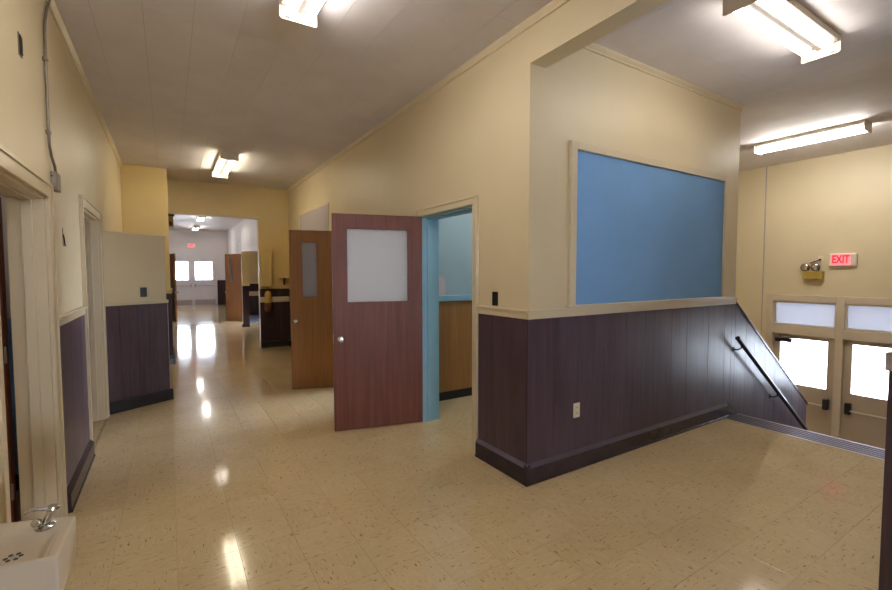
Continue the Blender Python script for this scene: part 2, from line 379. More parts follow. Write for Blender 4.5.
def casing_x(name, label, x, side, y0, y1, ztop, w=0.09, mat='trim', depth=0.17, d=0.022, inner=None):
    """door casing with jambs round an opening in a wall running along Y; side = the way the face looks"""
    c = thing(name, label, 'door frame', (x, (y0 + y1) / 2, 0), kind='structure')
    h = (y1 - y0) / 2
    def fx(a, b): return (min(side * a, side * b), max(side * a, side * b))
    for nm, yy in (('casing_board', -h - w), ('casing_board', h)):
        B(nm, mat, c, (*fx(0, d), yy, yy + w, 0, ztop), bevel=0.004)
        edge = yy if yy < 0 else yy + w - 0.02
        B('casing_bead', mat, c, (*fx(d, d + 0.009), edge, edge + 0.02, 0, ztop + w), bevel=0.003)
    B('head_casing', mat, c, (*fx(0, d), -h - w, h + w, ztop, ztop + w), bevel=0.004)
    B('casing_bead', mat, c, (*fx(d, d + 0.009), -h - w, h + w, ztop + w - 0.02, ztop + w), bevel=0.003)
    jm = inner or mat; t = 0.018
    B('jamb', jm, c, (*fx(0.0, -depth), -h, -h + t, 0, ztop)); B('jamb', jm, c, (*fx(0.0, -depth), h - t, h, 0, ztop))
    B('head_jamb', jm, c, (*fx(0.0, -depth), -h, h, ztop - t, ztop))
    s0, s1 = -0.055, -0.105
    B('door_stop', jm, c, (*fx(s0, s1), -h + t, -h + t + 0.014, 0, ztop - t), bevel=0.003); B('door_stop', jm, c, (*fx(s0, s1), h - t - 0.014, h - t, 0, ztop - t), bevel=0.003)
    B('door_stop', jm, c, (*fx(s0, s1), -h + t + 0.014, h - t - 0.014, ztop - t - 0.014, ztop - t), bevel=0.003)
    return c
def base_profile(bm, axis, a, b, pos, side):
    """baseboard with a chamfered top and a shoe at the floor; runs along axis from a to b, wall face at pos"""
    pr = [(0, 0), (0.034, 0), (0.034, 0.012), (0.028, 0.022), (0.028, 0.127), (0.002, 0.155), (0, 0.155)]
    poly = [(pos + side * u, w) for u, w in pr]
    if axis == 'y':   # runs along Y, profile in XZ
        hexa(bm, [(u, a, w) for u, w in poly], [(u, b, w) for u, w in poly])
    else:
        hexa(bm, [(a, u, w) for u, w in poly], [(b, u, w) for u, w in poly])
def rail_box(bm, axis, a, b, pos, side, z0=ZW, z1=ZRAIL):
    def add(d, za, zb):
        u, v = sorted((pos, pos + side * d))
        if axis == 'y': box(bm, u, v, a, b, za, zb)
        else: box(bm, a, b, u, v, za, zb)
    add(0.018, z0, z1 - 0.02); add(0.032, z1 - 0.02, z1)
def crown(bm, axis, a, b, pos, side, z=ZC):
    poly = [(pos, z), (pos + side * 0.035, z), (pos + side * 0.035, z - 0.012), (pos + side * 0.014, z - 0.035), (pos + side * 0.014, z - 0.05), (pos, z - 0.05)]
    if axis == 'y': hexa(bm, [(u, a, w) for u, w in poly], [(u, b, w) for u, w in poly])
    else: hexa(bm, [(a, u, w) for u, w in poly], [(b, u, w) for u, w in poly])

# ------------------------------------------------------------------ left wall
D_A = (2.60, 3.62, 2.075); D_B = (4.965, 6.06, 2.19)
wl = struct('wall_left', 'cream', 'cream left wall of the hallway with two doorways and dark wainscot', 'wall',
    *wall_boxes_x(XLO, XL, -6.0, YCROSS + 0.2, 0, ZC, [(D_A[0], D_A[1], 0, D_A[2]), (D_B[0], D_B[1], 0, D_B[2])]))
planks_x(wl, XL, D_A[1] + 0.16, D_B[0] - 0.095, 0.0, ZW, 1)
planks_x(wl, XL, 6.5, YCROSS, 0.0, ZW, 1)
bm = bmesh.new(); rail_box(bm, 'y', D_A[1] + 0.16, D_B[0] - 0.095, XL, 1); rail_box(bm, 'y', 6.4, YCROSS, XL, 1); mk('chair_rail', bm, 'trim', wl, 0.004)
bm = bmesh.new(); crown(bm, 'y', -6.0, YCROSS, XL, 1); mk('crown_molding', bm, 'trim', wl)
bm = bmesh.new(); base_profile(bm, 'y', D_A[1] + 0.16, D_B[0] - 0.095, XL + 0.012, 1); base_profile(bm, 'y', 6.55, YCROSS, XL + 0.012, 1)
tag(mk('baseboard_left', bm, 'base'), 'dark wooden baseboard along the left hallway wall', 'baseboard', kind='structure')
casing_x('trim_1', 'cream casing of the doorway behind the drinking fountain', XL, 1, D_A[0], D_A[1], D_A[2], w=0.09)
B('plinth', 'trim', wl, (XL, XL + 0.012, D_A[1] + 0.09, D_A[1] + 0.16, 0, ZRAIL))
casing_x('trim_2', 'cream casing of the doorway beside the short angled partition', XL, 1, D_B[0], D_B[1], D_B[2], w=0.09)

# side rooms off the left wall
wa = struct('wall_side_room', 'pale', 'pale walls of the room behind the drinking fountain', 'wall',
    (-4.35, -4.2, -0.6, 4.4, 0, 3.1), (-4.2, XLO, -0.75, -0.6, 0, 3.1), (-4.2, XLO, 4.4, 4.5, 0, 3.1))
B('lower_paint_band', 'boardblue', wa, (-4.2, XLO, 4.394, 4.4, 0.12, 1.28)); B('rubber_base', 'rubber', wa, (-4.2, XLO, 4.388, 4.4, 0, 0.12))
wb = struct('wall_side_room_lobby', 'pale', 'pale walls of the lobby behind the second left doorway', 'wall',
    (-3.35, -3.2, 4.5, 7.3, 0, 3.1), (-3.2, XLO, 7.3, 7.45, 0, 3.1))
def window_x(name, label, x, y0, y1, z0, z1, mat='trim'):
    w = thing(name, label, 'window', (x, (y0 + y1) / 2, z0), kind='structure'); h = (y1 - y0) / 2; H = z1 - z0
    B('window_frame', mat, w, (-0.08, 0.08, -h, -h + 0.05, 0, H), (-0.08, 0.08, h - 0.05, h, 0, H), (-0.08, 0.08, -h, h, 0, 0.05), (-0.08, 0.08, -h, h, H - 0.05, H))
    B('mullion', mat, w, (-0.03, 0.03, -0.025, 0.025, 0.05, H - 0.05))
    for a, b in ((-h + 0.05, -0.025), (0.025, h - 0.05)): B('pane', 'clear', w, (-0.004, 0.004, a, b, 0.05, H - 0.05))

# ------------------------------------------------------------------ right wall with two classroom doorways
D_1 = (3.15, 4.10, 2.20); D_2 = (4.99, 5.94, 2.20)
wr = struct('wall_right', 'cream', 'cream right wall of the hallway with two classroom doorways', 'wall',
    *wall_boxes_x(XR, XRI, YBI, YBACKO, 0, ZC, [(D_1[0], D_1[1], 0, D_1[2]), (D_2[0], D_2[1], 0, D_2[2])]))
planks_x(wr, XR, YB + 0.0, D_1[0] - 0.08, 0.0, ZW, -1, widths=(0.17, 0.22, 0.15))
planks_x(wr, XR, D_1[1] + 0.08, D_2[0] - 0.08, 0, ZW, -1); planks_x(wr, XR, D_2[1] + 0.08, YBACK, 0, ZW, -1)
bm = bmesh.new()
for a, b in ((YB - 0.018, D_1[0] - 0.08), (D_1[1] + 0.08, D_2[0] - 0.08), (D_2[1] + 0.08, YBACK)): rail_box(bm, 'y', a, b, XR, -1)
mk('chair_rail', bm, 'trim', wr, 0.004)
bm = bmesh.new(); crown(bm, 'y', -6.0, YBACK, XR, -1); mk('crown_molding', bm, 'trim', wr)
bm = bmesh.new()
for a, b in ((YB - 0.046, D_1[0] - 0.08), (D_1[1] + 0.08, D_2[0] - 0.08), (D_2[1] + 0.08, YBACK)): base_profile(bm, 'y', a, b, XR - 0.012, -1)
tag(mk('baseboard_right', bm, 'base'), 'dark wooden baseboard along the right hallway wall and corner', 'baseboard', kind='structure')
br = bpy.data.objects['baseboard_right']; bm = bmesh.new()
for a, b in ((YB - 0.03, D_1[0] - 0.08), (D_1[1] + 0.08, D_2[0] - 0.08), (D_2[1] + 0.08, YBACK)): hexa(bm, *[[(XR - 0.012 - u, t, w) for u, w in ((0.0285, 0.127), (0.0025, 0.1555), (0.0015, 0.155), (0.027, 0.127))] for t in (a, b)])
mk('top_bevel_sheen', bm, 'bevel_sheen', br)
casing_x('trim_3', 'cream casing with blue jamb of the nearer right doorway', XR, -1, D_1[0], D_1[1], D_1[2], w=0.075, depth=0.205, inner=M['blue'])
casing_x('trim_4', 'cream casing of the second right doorway behind the open door', XR, -1, D_2[0], D_2[1], D_2[2], w=0.075, depth=0.205)

# rooms behind the right wall
w1 = struct('wall_blue_room', 'roomblue', 'light blue walls of the small room seen through the open doorway', 'wall',
    (XRI, XE - 0.12, 4.68, 4.78, 0, ZC), (XRI, XE - 0.12, YBI, YBI + 0.02, 0, ZC), (XE - 0.14, XE - 0.12, YBI + 0.02, 4.68, 0, ZC),
    *wall_boxes_x(XRI, XRI + 0.015, YBI + 0.02, 4.68, 0, ZC, [(D_1[0] - 0.02, D_1[1] + 0.02, 0, D_1[2] + 0.02)]))
planks_y(w1, 4.68, XRI + 0.015, XE - 0.14, 0.1, 1.255, -1, 'roomwood', (0.3, 0.2, 0.4))
B('chair_rail', 'blue', w1, (XRI + 0.015, XE - 0.14, 4.64, 4.68, 1.255, 1.325), bevel=0.004); B('rubber_base', 'rubber', w1, (XRI + 0.015, XE - 0.14, 4.660, 4.68, 0, 0.105))
struct('wall_classroom', 'pale', 'pale walls of the daylit classroom behind the second door', 'wall',
    *wall_boxes_x(6.6, 6.75, 4.68, 7.35, 0, ZC, [(4.9, 7.1, 0.6, 3.0)]), (XRI, 6.6, 7.2, 7.35, 0, ZC), (XE - 0.12, 6.6, 4.68, 4.78, 0, ZC))
window_x('window_1', 'daylit window of the classroom behind the second door', 6.675, 4.9, 7.1, 0.6, 3.0)
o = bmesh.new()
pp = [(0, 0), (0.15, 0), (0.15, 0.10), (0.135, 0.19), (0.10, 0.235), (0.05, 0.25), (0.0, 0.24)]
prism(o, [(2.79 + u, 1.326 + w) for u, w in pp], 'y', 4.672, 4.68)
tag(mk('paper_sheet', o, 'paper'), 'pale pink paper with rounded top stuck on the blue room wall', 'paper')

# ------------------------------------------------------------------ wall with the blue board, beam
wh = struct('wall_board', 'cream', 'cream wall carrying the blue bulletin board above dark wainscot', 'wall', (XR, XE, YB, YBI, 0, ZC))
planks_y(wh, YB, XR - 0.012, XE, 0.0, ZW, -1, widths=(0.27, 0.41, 0.34, 0.15, 0.41, 0.30))
bm = bmesh.new(); rail_box(bm, 'x', XR - 0.018, XE, YB, -1); mk('chair_rail', bm, 'trim', wh, 0.004)
bm = bmesh.new(); crown(bm, 'x', XR + 0.155, XE, YB, -1); mk('crown_molding', bm, 'trim', wh)
bm = bmesh.new(); base_profile(bm, 'x', XR - 0.046, 5.24, YB - 0.012, -1)
prism(bm, [(5.24, 0), (5.24, 0.155), (5.44, 0.012), (5.44, 0)], 'y', YB - 0.038, YB - 0.012)
tag(mk('baseboard_board_wall', bm, 'base'), 'dark wooden baseboard under the blue board wall', 'baseboard', kind='structure')
bbw = bpy.data.objects['baseboard_board_wall']; bm = bmesh.new(); hexa(bm, *[[(t, YB - 0.012 - u, w) for u, w in ((0.0285, 0.127), (0.0025, 0.1555), (0.0015, 0.155), (0.027, 0.127))] for t in (XR - 0.03, 5.24)]); mk('top_bevel_sheen', bm, 'bevel_sheen_dark', bbw)
bmw = struct('trim_5', 'cream', 'boxed ceiling beam between the hallway and the stair hall', 'beam', (XR, XR + 0.155, -6.0, YB, ZBEAM, ZC))

bb = thing('bulletin_board', 'large blue bulletin board in a cream wooden frame above the wainscot', 'bulletin board', (2.69, YB, ZRAIL + 0.001))
BW, BH = 5.12 - 2.69, 2.64 - ZRAIL
B('panel', 'boardblue', bb, (0.07, BW - 0.055, -0.012, 0.0, 0.02, BH - 0.062))
B('frame_side', 'trim', bb, (0, 0.07, -0.03, 0, 0.02, BH), bevel=0.004); B('frame_side', 'trim', bb, (BW - 0.055, BW, -0.03, 0, 0.02, BH), bevel=0.004)
B('frame_top', 'trim', bb, (0.07, BW - 0.055, -0.03, 0, BH - 0.062, BH), bevel=0.004)
B('frame_ledge', 'trim', bb, (-0.02, BW + 0.02, -0.055, 0, 0.0, 0.02), bevel=0.005)
gb = thing('notice_board', 'grey notice board high on the right wall behind the brown doors', 'notice board', (XR, 8.16, 1.40))
B('panel', 'boardgrey', gb, (-0.012, 0, -0.90, 0.90, 0.015, 1.355)); B('frame', 'trim', gb, (-0.018, 0, -0.915, 0.915, 0, 0.015), (-0.018, 0, -0.915, 0.915, 1.355, 1.37), (-0.018, 0, -0.915, -0.90, 0.015, 1.355), (-0.018, 0, 0.90, 0.915, 0.015, 1.355))

# ------------------------------------------------------------------ stairs, guard walls, landing
st = thing('stairs', 'dark stairs going down to the glazed exit doors', 'stairs', (5.15, YB, 0), kind='structure')
SY0, SY1 = 0.65 - YB, -0.015
B('nosing_base', 'rubber', st, (0.0, 0.30, SY0, SY1, -0.17, 0.0))
B('edge_strip', 'alu', st, (-0.012, 0.0, SY0, SY1, -0.02, 0.003))
bm = bmesh.new()
for k in range(5): box(bm, 0.03 + k * 0.055, 0.050 + k * 0.055, SY0, SY1, 0.0, 0.006)
mk('nosing_ribs', bm, 'ribbed', st)
bm = bmesh.new(); tube(bm, [(0.297, SY0, -0.008), (0.297, SY1, -0.008)], 0.011, 10); mk('nosing_lip', bm, 'alu', st)
for k in range(1, 9):
    x = 0.30 + (k - 1) * 0.245
    B('step', 'stairtread', st, (x, x + 0.245 if k < 8 else x + 0.245, SY0, SY1, ZLAND, -0.17 * k), bevel=0.006)
fl = struct('floor_landing', 'floor', 'beige tiled landing floor at the exit doors below', 'floor', (5.45 + 8 * 0.245, XEXIT, 0.5, YB, ZLAND - 0.2, ZLAND), (XE, XEXIT, YB, 4.6, ZLAND - 0.2, ZLAND))
SL = -0.715
def gtop(x): return 1.29 + SL * (x - XE)
GX1 = 7.47
def guard(name, label, y0, y1, face_y, side, x0):
    bm = bmesh.new(); prism(bm, [(x0, ZLAND), (GX1, ZLAND), (GX1, gtop(GX1) - 0.035), (XE, gtop(XE) - 0.035)] + ([(x0, gtop(XE) - 0.035)] if x0 < XE - 0.01 else []), 'y', y0, y1)
    g = tag(mk(name, bm, 'base'), label, 'stair guard', kind='structure')
    planks_y(g, face_y, XE, GX1, ZLAND, 0, side, widths=(0.26, 0.22, 0.3), top=lambda x: gtop(x) - 0.036)
    bm = bmesh.new()
    prism(bm, [(XE - 0.01, gtop(XE) - 0.034), (GX1 + 0.02, gtop(GX1 + 0.02) - 0.034), (GX1 + 0.02, gtop(GX1 + 0.02)), (XE - 0.01, gtop(XE))], 'y', y0 - 0.02, y1 + 0.02)
    mk('sloped_cap', bm, 'base', g, 0.003)
    return g
guard('wall_stair_guard', 'dark panelled stair guard sloping down beside the blue board wall', YB, YBI - 0.02, YB, -1, XE)
hw = guard('wall_stair_guard_near', 'dark panelled half wall ending at the right edge of the picture', 0.50, 0.638, 0.638, 1, 2.975)
planks_y(hw, 0.638, 2.975, XE, 0, gtop(XE) - 0.08, 1); planks_x(hw, 2.975, 0.5, 0.65, 0, gtop(XE) - 0.08, -1, widths=(0.15,))
B('cap', 'kick', hw, (2.94, XE, 0.48, 0.66, 1.125, 1.215), bevel=0.006); 
# handrail
hr = thing('handrail', 'dark round handrail bracketed to the stair guard', 'handrail', (5.33, YB - 0.012, 0))
a0, a1 = (-0.04, -0.075, 0.885), (1.99, -0.075, 0.885 + SL * 2.03)
bm = bmesh.new(); tube(bm, [a0, a1], 0.024, 14); mk('rail', bm, 'darkmetal', hr, smooth=True)
for t in (0.05, 0.52, 0.95):
    px = a0[0] + (a1[0] - a0[0]) * t; pz = a0[2] + (a1[2] - a0[2]) * t
    bm = bmesh.new(); tube(bm, [(px, -0.075, pz - 0.018), (px, -0.07, pz - 0.05), (px - 0.01, -0.045, pz - 0.07), (px - 0.02, -0.004, pz - 0.07)], 0.008, 8)
    lathe(bm, (px - 0.02, -0.006, pz - 0.07), (0, 1, 0), [(-0.002, 0.026), (0.006, 0.03)], 14); mk('bracket', bm, 'darkmetal', hr, smooth=True)
struct('wall_stair_well', 'cream', 'cream walls around the stair landing', 'wall', (XE - 0.12, XE, YBI, 4.6, ZLAND, ZC), (XE - 0.12, XEXIT + 0.15, 4.6, 4.75, ZLAND, ZC), (XE - 0.12, XE, YB, YBI, ZLAND, 0), (5.2, XEXIT, 0.38, 0.5, ZLAND - 0.1, -0.001))
struct('wall_stair_hall_near', 'cream', 'cream wall closing the stair hall behind the viewer', 'wall', (XR, XEXIT, -1.75, -1.6, -0.2, ZC))
struct('wall_hall_end', 'cream', 'cream end wall of the hallway behind the viewer', 'wall', (XLO, 0.1, -6.15, -6.0, 0, ZC), (1.5, XR + 0.2, -6.15, -6.0, 0, ZC), (0.1, 1.5, -6.15, -6.0, 0, 0.9), (0.1, 1.5, -6.15, -6.0, 2.3, ZC), (XR, XR + 0.2, -6.0, -1.6, 0, ZC))
nw = thing('window_4', 'added unseen window at the hallway end behind the viewer for fill light', 'window', (0.8, -6.075, 0.9), kind='structure')  # added out of view for cool fill daylight along the hallway
B('window_frame', 'trim', nw, (-0.7, -0.65, -0.08, 0.08, 0, 1.4), (0.65, 0.7, -0.08, 0.08, 0, 1.4), (-0.65, 0.65, -0.08, 0.08, 0, 0.05), (-0.65, 0.65, -0.08, 0.08, 1.35, 1.4)); B('mullion', 'trim', nw, (-0.03, 0.03, -0.03, 0.03, 0.05, 1.35))  # frame and mullion of the added fill window
for a in (-0.65, 0.03): B('pane', 'clear', nw, (a, a + 0.62, -0.004, 0.004, 0.05, 1.35))

# exit wall with glazed doors
EY0, EY1, EZT = 0.56, 3.48, 1.235
we = struct('wall_exit', 'cream', 'cream wall over the glazed exit doors', 'wall', *wall_boxes_x(XEXIT, XEXIT + 0.15, -1.75, 4.75, ZLAND, ZC, [(EY0, EY1, ZLAND, EZT)]))
B('batten', 'kick', we, (XEXIT - 0.005, XEXIT, 3.555, 3.57, ZLAND, ZC))
fr = thing('trim_6', 'putty painted frame around the exit doors and transoms', 'door frame', (XEXIT, 2.49, ZLAND), kind='structure')
ZT0, ZT1 = 0.62 - ZLAND, 0.74 - ZLAND
for nm, a, b in (('post', EY0, EY0 + 0.10), ('mullion', 1.50, 1.60), ('mullion', 2.44, 2.54), ('post', EY1 - 0.10, EY1)): B(nm, 'exitdoor', fr, (-0.04, 0.12, a - 2.49, b - 2.49, 0, EZT - ZLAND), bevel=0.004)
for a, b in ((EY0 + 0.10, 1.50), (1.60, 2.44), (2.54, EY1 - 0.10)):
    B('transom_bar', 'exitdoor', fr, (-0.045, 0.12, a - 2.49, b - 2.49, ZT0 - 0.04, ZT1 - 0.015), bevel=0.004)
    B('head', 'exitdoor', fr, (-0.04, 0.12, a - 2.49, b - 2.49, 1.13 - ZLAND, EZT - ZLAND), bevel=0.004)
for n, (ya, yb2, where) in enumerate(((2.54, 3.38, 'left'), (1.60, 2.44, 'middle'), (0.66, 1.50, 'third'))):
    tw = thing('window_%d' % (2, 3, 6)[n], 'bright textured transom window over the %s exit door' % where, 'window', (XEXIT, (ya + yb2) / 2, 0.725), kind='structure')
    h = (yb2 - ya) / 2
    B('sash', 'exitdoor', tw, (0.0, 0.05, -h, -h + 0.025, 0, 0.405), (0.0, 0.05, h - 0.025, h, 0, 0.405), (0.0, 0.05, -h + 0.025, h - 0.025, 0, 0.025), (0.0, 0.05, -h + 0.025, h - 0.025, 0.38, 0.405), bevel=0.003)
    B('pane', 'transom_dim', tw, (0.02, 0.028, -h + 0.025, h - 0.025, 0.025, 0.38))
    dr = thing('door_%d' % (3, 4, 10)[n], 'putty coloured %s exit door with big window and push bar' % where, 'door', (XEXIT + 0.02, (ya + yb2) / 2, ZLAND + 0.006), kind='structure')
    H = ZT0 - 0.0465; g0, g1 = -0.26 - ZLAND, 0.50 - ZLAND; st_ = 0.10
    B('leaf', 'exitleaf', dr, (0, 0.045, -h, h, -0.006, g0), (0, 0.045, -h, h, g1, H), (0, 0.045, -h, -h + st_, g0, g1), (0, 0.045, h - st_, h, g0, g1))
    B('pane', 'clear', dr, (0.018, 0.024, -h + st_, h - st_, g0, g1))
    B('glazing_bead', 'exitleaf', dr, (-0.008, 0, -h + st_ - 0.012, -h + st_, g0, g1), (-0.008, 0, h - st_, h - st_ + 0.012, g0, g1), (-0.008, 0, -h + st_ - 0.012, h - st_ + 0.012, g0 - 0.012, g0), (-0.008, 0, -h + st_ - 0.012, h - st_ + 0.012, g1, g1 + 0.012))
    zb = -0.515 - ZLAND; free = -1 if n == 0 else 1
    bm = bmesh.new(); box(bm, -0.09, 0, free * (h - 0.085) - 0.035, free * (h - 0.085) + 0.035, zb - 0.06, zb + 0.11); mk('latch_box', bm, 'black', dr, 0.012)
    bm = bmesh.new(); tube(bm, [(-0.075, free * (h - 0.10), zb), (-0.075, -free * (h - 0.08), zb)], 0.012, 10); mk('push_bar', bm, 'white', dr, smooth=True)
    bm = bmesh.new(); box(bm, -0.09, 0, -free * (h - 0.06) - 0.02, -free * (h - 0.06) + 0.02, zb - 0.04, zb + 0.04); mk('bar_bracket', bm, 'steel', dr, 0.006)
    hy = -free * (h - 0.16)
    bm = bmesh.new(); box(bm, -0.065, 0, hy - 0.12, hy + 0.12, H - 0.14, H - 0.075); cl = mk('closer', bm, 'darkmetal', dr, 0.008)
    bm = bmesh.new(); tube(bm, [(-0.05, hy + free * 0.08, H - 0.07), (-0.20, hy + free * 0.02, H - 0.055), (-0.05, hy - free * 0.06, H - 0.03)], 0.009, 8); mk('closer_arm', bm, 'darkmetal', cl)
# ground outside
struct('ground_outside', 'concrete', 'pale concrete ground outside the exit doors', 'ground', (XEXIT + 0.15, 40, -20, 30, ZLAND - 0.3, ZLAND - 0.02))
struct('ground_outside_far', 'concrete', 'pale concrete ground outside the far doors', 'ground', (-12, XEXIT + 0.15, YFAR + 0.2, 60, -0.3, -0.03))

# exit sign and emergency lamp
def text_mesh(s, size, depth):
    cu = bpy.data.curves.new('t', 'FONT'); cu.body = s; cu.size = size; cu.extrude = depth; cu.align_x = 'CENTER'; cu.align_y = 'CENTER'; cu.offset = size * 0.028
    ob = bpy.data.objects.new('t', cu); COL.objects.link(ob); bpy.context.view_layer.update()
    me = bpy.data.meshes.new_from_object(ob.evaluated_get(bpy.context.evaluated_depsgraph_get())); bpy.data.objects.remove(ob); return me
def exit_sign(label, loc, rotz, w=0.33, hh=0.20):
    s = thing('exit_sign', label, 'exit sign', loc, rotz)
    B('housing', 'white', s, (-w / 2, w / 2, -0.06, 0, 0, hh), bevel=0.018)
    B('face', 'exitpink', s, (-w / 2 + 0.03, w / 2 - 0.065, -0.064, -0.058, 0.02, hh - 0.012), bevel=0.004)
    me = text_mesh('EXIT', 0.165, 0.002); me.materials.clear(); me.materials.append(M['exitred'])
    t = bpy.data.objects.new('lettering', me); COL.objects.link(t); t.parent = s; t.location = (-0.018, -0.067, hh / 2 + 0.004); t.rotation_euler = (math.pi / 2, 0, 0); t.scale = (0.62, 1.0, 1.0)
    return s
# rotz: local -Y is the face direction; facing -X means rotate by -90 degrees
exit_sign('lit red EXIT sign on the cream wall above the exit doors', (XEXIT, 2.485, 1.70), -math.pi / 2)
el = thing('emergency_light', 'tan emergency light with two round lamps beside the EXIT sign', 'emergency light', (XEXIT, 2.84, 1.50), -math.pi / 2)
B('case', 'tan', el, (-0.13, 0.13, -0.09, 0, 0, 0.125), bevel=0.008)
for k, sx in enumerate((-0.105, 0.03)):
    bm = bmesh.new(); lathe(bm, (sx, -0.02, 0.195), (0.05, -1, -0.12), [(0, 0.02), (0.015, 0.045), (0.05, 0.062), (0.06, 0.062)], 20); hd = mk('lamp_head', bm, 'darkmetal', el, smooth=True)
    bm = bmesh.new(); lathe(bm, Vector((sx, -0.02, 0.195)) + Vector((0.05, -1, -0.12)).normalized() * 0.06, (0.05, -1, -0.12), [(0, 0.056), (0.006, 0.05), (0.012, 0.03), (0.014, 0)], 20); mk('lens', bm, 'lens', hd, smooth=True)
    bm = bmesh.new(); tube(bm, [(sx, -0.03, 0.12), (sx, -0.03, 0.16)], 0.012, 8); mk('swivel', bm, 'darkmetal', el)
bm = bmesh.new(); tube(bm, [(-0.06, -0.012, 0.255), (0.0, -0.015, 0.285), (0.07, -0.02, 0.31)], 0.006, 6); mk('cord', bm, 'darkmetal', el)
B('plug', 'darkmetal', el, (0.055, 0.085, -0.035, -0.006, 0.295, 0.325), bevel=0.004); B('outlet_plate', 'ivory', el, (0.04, 0.11, -0.006, 0, 0.285, 0.375), bevel=0.002)

# ------------------------------------------------------------------ fluorescent fixtures
def fluorescent(label, cx, cy, z, along, mat='tube', length=1.25):
    f = thing('fluorescent_fixture', label, 'light fixture', (cx, cy, z), 0.0 if along == 'y' else math.pi / 2, 'fluorescent ceiling fixtures')
    L = length / 2
    B('housing', 'white', f, (-0.12, 0.12, -L, L, -0.044, 0.0)); B('darkened_underside', 'channel', f, (-0.119, 0.119, -L, L, -0.0465, -0.044))
    bm = bmesh.new(); prism(bm, [(-0.028, -0.045), (0.028, -0.045), (0.016, -0.075), (-0.016, -0.075)], 'y', -L + 0.02, L - 0.02); mk('reflector', bm, 'channel', f)
    for e in (-1, 1):
        bm = bmesh.new(); prism(bm, [(-0.125, 0), (-0.125, -0.12), (-0.11, -0.128), (0.11, -0.128), (0.125, -0.12), (0.125, 0)], 'y', e * L, e * (L + 0.008)); pl = mk('end_plate', bm, 'white', f)
        for s in (-1, 1): B('socket', 'white', pl, (s * 0.068 - 0.018, s * 0.068 + 0.018, min(e * (L - 0.02), e * L), max(e * (L - 0.02), e * L), -0.115, -0.045), bevel=0.004)
    for s in (-1, 1):
        bm = bmesh.new(); tube(bm, [(s * 0.068, -L + 0.021, -0.088), (s * 0.068, L - 0.021, -0.088)], 0.025, 14); mk('tube', bm, mat, f, smooth=True)
    return f
fluorescent('two tube ceiling light nearest the camera over the hallway', 0.80, 2.52, ZC, 'y')
fluorescent('two tube ceiling light at the far end of the hallway', 0.83, 8.12, ZC, 'y', 'tube2', 1.40)
fluorescent('two tube ceiling light over the floor in front of the blue board', 3.81, 1.45, ZC, 'x', 'tube_dim')
fluorescent('lit ceiling light in front of the exit wall over the stairs', 7.22, 2.45, ZC, 'y', 'tube_new', 1.17)
fluorescent('nearer ceiling light in the far hall', 1.12, 19.2, ZC2, 'y', 'tube_white')
fluorescent('ceiling light in the far hall hidden above the wide opening', 1.05, 12.3, ZC2, 'y', 'tube_dim')
fluorescent('farther ceiling light in the far hall above the end doors', 1.15, 23.6, ZC2, 'y', 'tube_white')
fluorescent('added unseen ceiling light for the room behind the drinking fountain', -2.4, 2.6, 3.1, 'y', 'tube_dim')  # added out of view to light this room
fluorescent('added unseen ceiling light for the small blue room', 4.0, 3.65, ZC, 'x', 'tube_white')  # hidden lamp, put in to light the blue room

# ------------------------------------------------------------------ open hallway doors
def leaf_door(name, label, hinge, ang, width, hgt, win, mat, glassmat='frost', knob_s=0.07, knobz=0.935):
    """hinge at local origin, leaf runs along local +X; free edge at x = width; win = (s0, s1, z0, z1) measured from the free edge"""
    d = thing(name, label, 'door', (hinge[0], hinge[1], 0.008), ang, kind='structure'); T = 0.022
    a, b = width - win[1], width - win[0]; z0, z1 = win[2], win[3]
    B('leaf', mat, d, (0.003, width, -T, T, 0, z0), (0.003, width, -T, T, z1, hgt), (0.003, a, -T, T, z0, z1), (b, width, -T, T, z0, z1))
    B('glass_pane', glassmat, d, (a, b, -0.003, 0.003, z0, z1))
    for s in (-1, 1):
        e0, e1 = sorted((s * 0.004, s * (T + 0.004)))
        B('glazing_bead', mat, d, (a, a + 0.012, e0, e1, z0, z1), (b - 0.012, b, e0, e1, z0, z1), (a + 0.012, b - 0.012, e0, e1, z0, z0 + 0.012), (a + 0.012, b - 0.012, e0, e1, z1 - 0.012, z1))
        bm = bmesh.new(); lathe(bm, (width - knob_s, s * T, knobz), (0, s, 0), [(0, 0.032), (0.006, 0.032), (0.010, 0.014), (0.028, 0.013), (0.036, 0.026), (0.052, 0.030), (0.062, 0.024), (0.066, 0.0)], 20); mk('knob', bm, 'chrome', d, smooth=True)
    B('latch_plate', 'steel', d, (width, width + 0.002, -0.012, 0.012, knobz - 0.05, knobz + 0.05)); B('latch', 'chrome', d, (width + 0.002, width + 0.012, -0.007, 0.007, knobz - 0.01, knobz + 0.01), bevel=0.002)
    for hz in (0.25, 1.1, 1.95):
        bm = bmesh.new(); tube(bm, [(0, T + 0.004, hz - 0.05), (0, T + 0.004, hz + 0.05)], 0.007, 8); mk('hinge', bm, 'steel', d)
    return d
def ang_to(a, b): return math.atan2(b[1] - a[1], b[0] - a[0])
H1 = (2.285, 4.105)
leaf_door('door_1', 'red-brown wooden door with large frosted pane standing open', H1, ang_to(H1, (1.39, 4.323)), 0.925, 2.19, (0.131, 0.778, 1.293, 2.055), 'door')
H2 = (2.262, 5.945)
leaf_door('door_2', 'brown wooden door with narrow glass pane standing open farther along', H2, ang_to(H2, (1.413, 6.232)), 0.90, 2.185, (0.15, 0.365, 1.263, 2.03), 'door2', 'transom', 0.063)
HA = (-0.845, 3.70)
leaf_door('door_5', 'brown door standing open inside the doorway behind the drinking fountain', HA, math.radians(171), 0.92, 2.06, (0.13, 0.79, 1.2, 1.95), 'door', 'frost')

